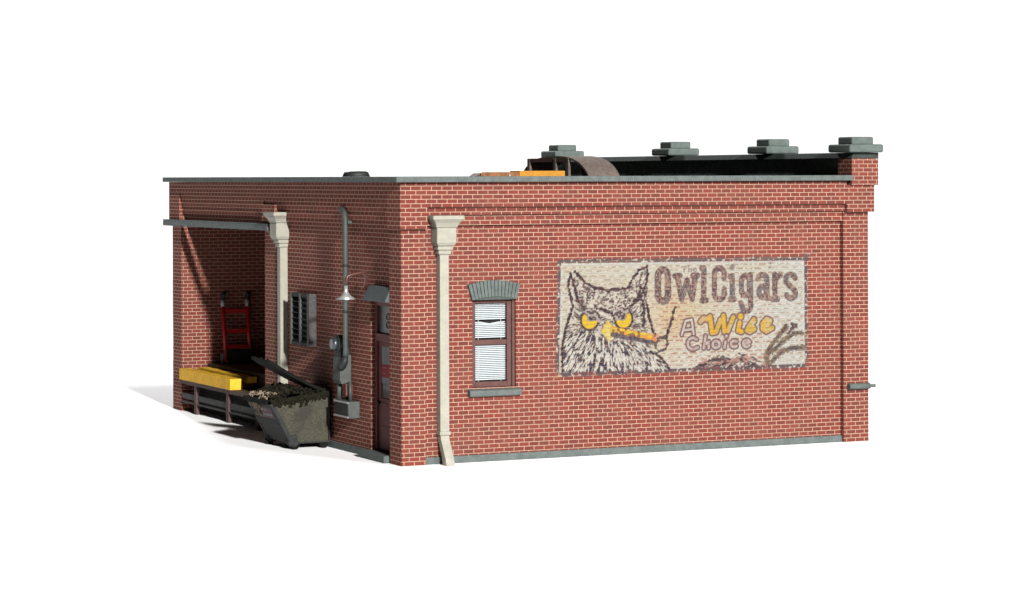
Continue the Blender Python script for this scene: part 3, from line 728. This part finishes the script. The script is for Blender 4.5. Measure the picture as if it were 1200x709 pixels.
# lid, hinged at the wall and propped open
c = MB()
rows = []
n = 12
for i in range(n+1):
    s = i/n; x = .05-1.10*s; z = 1.02+.56*s**1.35+.02*math.sin(PI*s)
    th = .06
    ya, yb_ = 3.46+.04*s, 4.40
    rows.append([c.bm.verts.new(p) for p in ((x, ya, z-th), (x, yb_, z-th+.02), (x, yb_, z+.02), (x, ya, z))])
for i in range(n):
    for k in range(4): c.bm.faces.new((rows[i][k], rows[i][(k+1) % 4], rows[i+1][(k+1) % 4], rows[i+1][k]))
c.bm.faces.new(rows[0]); c.bm.faces.new(rows[-1])
ld = c.build('lid', M['lid'], D_, bevel=.015)
c = MB()
for yy in (3.6, 3.95, 4.25): c.tube([(.0-1.04*s, yy, 1.035+.55*s**1.35+.02*math.sin(PI*s)) for s in [q/8 for q in range(9)]], .018, 8)
c.build('lid_rib', M['lid'], ld)

def chunks(name, fn, n, smin, smax, mat, label):
    b_ = bmesh.new()
    for _ in range(n):
        p = fn(); s = random.uniform(smin, smax)
        g = bmesh.ops.create_icosphere(b_, subdivisions=1, radius=s)
        for v in g['verts']: v.co *= random.uniform(.55, 1.25)
        bmesh.ops.scale(b_, vec=(random.uniform(.6, 1.5), random.uniform(.6, 1.5), random.uniform(.4, 1)), verts=g['verts'])
        bmesh.ops.rotate(b_, cent=(0, 0, 0), matrix=Matrix.Rotation(random.uniform(0, 6.28), 3, Vector((random.random(), random.random(), random.random()+.01)).normalized()), verts=g['verts'])
        bmesh.ops.translate(b_, vec=p, verts=g['verts'])
    me_ = bpy.data.meshes.new(name); b_.to_mesh(me_); b_.free(); me_.materials.append(mat)
    o = bpy.data.objects.new(name, me_); col.objects.link(o)
    o['kind'] = 'stuff'; tag(o, label, 'rubbish'); return o
def pt():
    if random.random() < .22:      # dirt caked over the near rim
        x = random.uniform(-1.05, .02); return Vector((x, y0-.035+random.uniform(-.01, .02), .83+.125*(x+1.15)-abs(random.gauss(0, .05))+.03))
    x = random.uniform(-1.05, -.02); y = random.uniform(3.36, 4.46)
    return Vector((x, y, .86+.11*(x+1.1)/1.1+random.uniform(-.05, .06)+.12*math.exp(-((x+.62)/.3)**2)))
chunks('rubbish_heap', pt, 1500, .010, .042, M['trash'], 'heap of dark crumbled rubbish filling the open dumpster')
def pt2():
    if random.random() < .62:
        x = random.uniform(-1.13, -.80); y = random.uniform(3.45, 4.30)
        return Vector((x, y, .91+random.uniform(-.02, .07)+.04*(x+1.1)))
    s = 1-abs(random.gauss(0, .17)); y = random.gauss(4.12, .09)
    return Vector(fp(min(s, 1.02), y, random.uniform(.0, .035)))
chunks('pale_debris', pt2, 420, .006, .024, M['crumb'], 'pale cream debris spilling over the front lip of the dumpster')

# ------------------------------------------------------------------ roof things
V = MB(); V.tube([(2, 6.9, 4.3), (2, 6.9, 4.74), (2, 6.9, 4.80), (2, 6.9, 4.885), (2, 6.9, 4.905), (2, 6.9, 4.908)], [.16, .16, .27, .235, .19, .02], 28)
v_ = V.build('roof_vent', M['meterdark'], None, loc=(2, 6.9, 4.3)); tag(v_, 'dark round roof vent above the dock side wall', 'roof vent')
A_ = empty('metal_hood', (4.8, 3.4, 4.3), 'brown arched sheet metal hood with open end on the roof', 'roof hood')
def arch(ya, yb2, zt, n=28, sq=2.6):
    cy = (ya+yb2)/2; ry = (yb2-ya)/2; out = []
    for i in range(n+1):
        a = PI*i/n; ca, sa = math.cos(a), math.sin(a)
        out.append((cy-ry*abs(ca)**(2/sq)*(1 if ca > 0 else -1), 4.3+(zt-4.3)*abs(sa)**(2/sq)))
    return out
o_, i_ = arch(1.80, 4.92, 5.17), arch(1.84, 4.88, 5.14)
c = MB()
pts = []; F = []
for (yy, zz) in o_: pts += [(4.5, yy, zz), (5.13, yy, zz)]
k0 = len(pts)
for (yy, zz) in i_: pts += [(4.5, yy, zz), (5.13, yy, zz)]
for i in range(len(o_)-1):
    a, b_ = 2*i, 2*i+2
    F += [(a, a+1, b_+1, b_), (k0+a, k0+b_, k0+b_+1, k0+a+1), (a, b_, k0+b_, k0+a), (a+1, k0+a+1, k0+b_+1, b_+1)]
c.poly(pts, F); hood = c.build('shell', M['rust'], A_)
for p in hood.data.polygons: p.use_smooth = True
hm = hood.modifiers.new('es', 'EDGE_SPLIT'); hm.split_angle = .6
for yy in (4.42, 3.32, 2.80):
    c = MB(); c.box(4.49, 4.54, yy-.05, yy+.06, 4.3, 5.13, bev=.008); c.build('post', M['rust'], A_)
c = MB(); c.box(4.495, 4.53, 2.86, 4.37, 5.06, 5.13); c.build('header', M['rustdark'], A_)
c = MB(); c.box(4.55, 4.57, 3.37, 4.37, 4.32, 5.06); c.build('dark_panel', M['rustdark'], A_)
c = MB(); c.box(5.05, 5.08, 2.25, 3.3, 4.32, 4.98); c.build('inner_panel', M['rustorange'], A_)
c = MB(); c.box(2.83, 3.72, 1.35, 1.75, 4.3, 4.893, bev=.01); o = c.build('duct_box', M['orange'], None, loc=(3.2, 1.5, 4.3)); tag(o, 'long orange box lying on the roof before the arched hood', 'duct')
c = MB(); c.prism([(2.02, 4.3), (2.02, 4.80), (2.10, 4.852), (2.83, 4.874), (2.83, 4.3)], 1.40, 1.70, 'y'); o = c.build('duct_end', M['rustdark'], None, loc=(2.5, 1.5, 4.3)); tag(o, 'low dark brown ramp-shaped box left of the orange box', 'duct')
c = MB(); c.box(2.09, 2.12, 1.36, 1.392, 4.5, 4.856); c.box(2.12, 2.83, 1.372, 1.392, 4.5, 4.872); c.build('duct_side', M['rustorange'], o)
c = MB(); c.tube([(2.63, 1.33, 4.5), (2.63, 1.33, 4.83)], .02, 8); c.build('white_peg', M['white'], o)

# ------------------------------------------------------------------ lights, world, camera
def lamp(name, target, travel, dist, size, factor, color):
    tr = Vector(travel).normalized(); loc = Vector(target)-tr*dist
    L = bpy.data.lights.new(name, 'AREA'); L.shape = 'DISK'; L.size = size; L.color = color
    L.energy = PI*PI*dist*dist*factor
    o = bpy.data.objects.new(name, L); col.objects.link(o); o.location = loc
    o.rotation_euler = tr.to_track_quat('-Z', 'Y').to_euler()
    return o
lamp('key_light', (4, 3, 2), (.122, 1, -.34), 1500, 55, KEY, (1, .985, .965))
lamp('fill_light', (4, 3, 2), (-.5, 1.4, -1.15), 1500, 250, FILL, (1, .99, .98))

sl = bpy.data.lights.new('shadow_lift_spot', 'SPOT'); sl.spot_size = math.radians(52); sl.spot_blend = .85; sl.shadow_soft_size = 3  # added spot behind the building, lightens its shadow on the floor
sp_ = Vector((10, 62, 40)); tg_ = Vector((-3, 22, 0)); sl.energy = 4*PI*PI*(sp_-tg_).length**2*BACK
so = bpy.data.objects.new('shadow_lift_spot', sl); col.objects.link(so); so.location = sp_; so.rotation_euler = (tg_-sp_).to_track_quat('-Z', 'Y').to_euler()
wd = bpy.data.worlds.new('World'); scene.world = wd; wd.use_nodes = True
nt = wd.node_tree; nt.nodes.clear()
out = nt.nodes.new('ShaderNodeOutputWorld'); bg = nt.nodes.new('ShaderNodeBackground'); nt.links.new(bg.outputs[0], out.inputs[0])
tc = nt.nodes.new('ShaderNodeTexCoord')
dp = nt.nodes.new('ShaderNodeVectorMath'); dp.operation = 'DOT_PRODUCT'; nt.links.new(tc.outputs['Generated'], dp.inputs[0])
dp.inputs[1].default_value = (math.sin(.4446), math.cos(.4446), 0)
c = ramp(nt, dp.outputs['Value'], [(.80, AMB), (.92, 1.15)])
nt.links.new(c, bg.inputs[0]); bg.inputs[1].default_value = 1

cd = bpy.data.cameras.new('Camera'); cam = bpy.data.objects.new('Camera', cd); col.objects.link(cam); scene.camera = cam
cd.sensor_width = 36; cd.lens = 3044.82/1200*36; cd.shift_y = (206.014-354.5)/1200; cd.clip_end = 3000
yaw, pitch, roll = .4446, -.0002, -.0031
Fv = Vector((math.sin(yaw)*math.cos(pitch), math.cos(yaw)*math.cos(pitch), -math.sin(pitch)))
Rv = Vector((math.cos(yaw), -math.sin(yaw), 0)); Uv = Rv.cross(Fv)
R2 = math.cos(roll)*Rv+math.sin(roll)*Uv; U2 = -math.sin(roll)*Rv+math.cos(roll)*Uv
cam.matrix_world = Matrix(((R2.x, U2.x, -Fv.x, -16.8297), (R2.y, U2.y, -Fv.y, -39.6078), (R2.z, U2.z, -Fv.z, 4.7979), (0, 0, 0, 1)))
scene.render.engine = 'CYCLES'
scene.view_settings.view_transform = 'Standard'; scene.view_settings.look = 'None'; scene.view_settings.exposure = 0; scene.view_settings.gamma = 1
scene.render.resolution_x = 1024; scene.render.resolution_y = 605
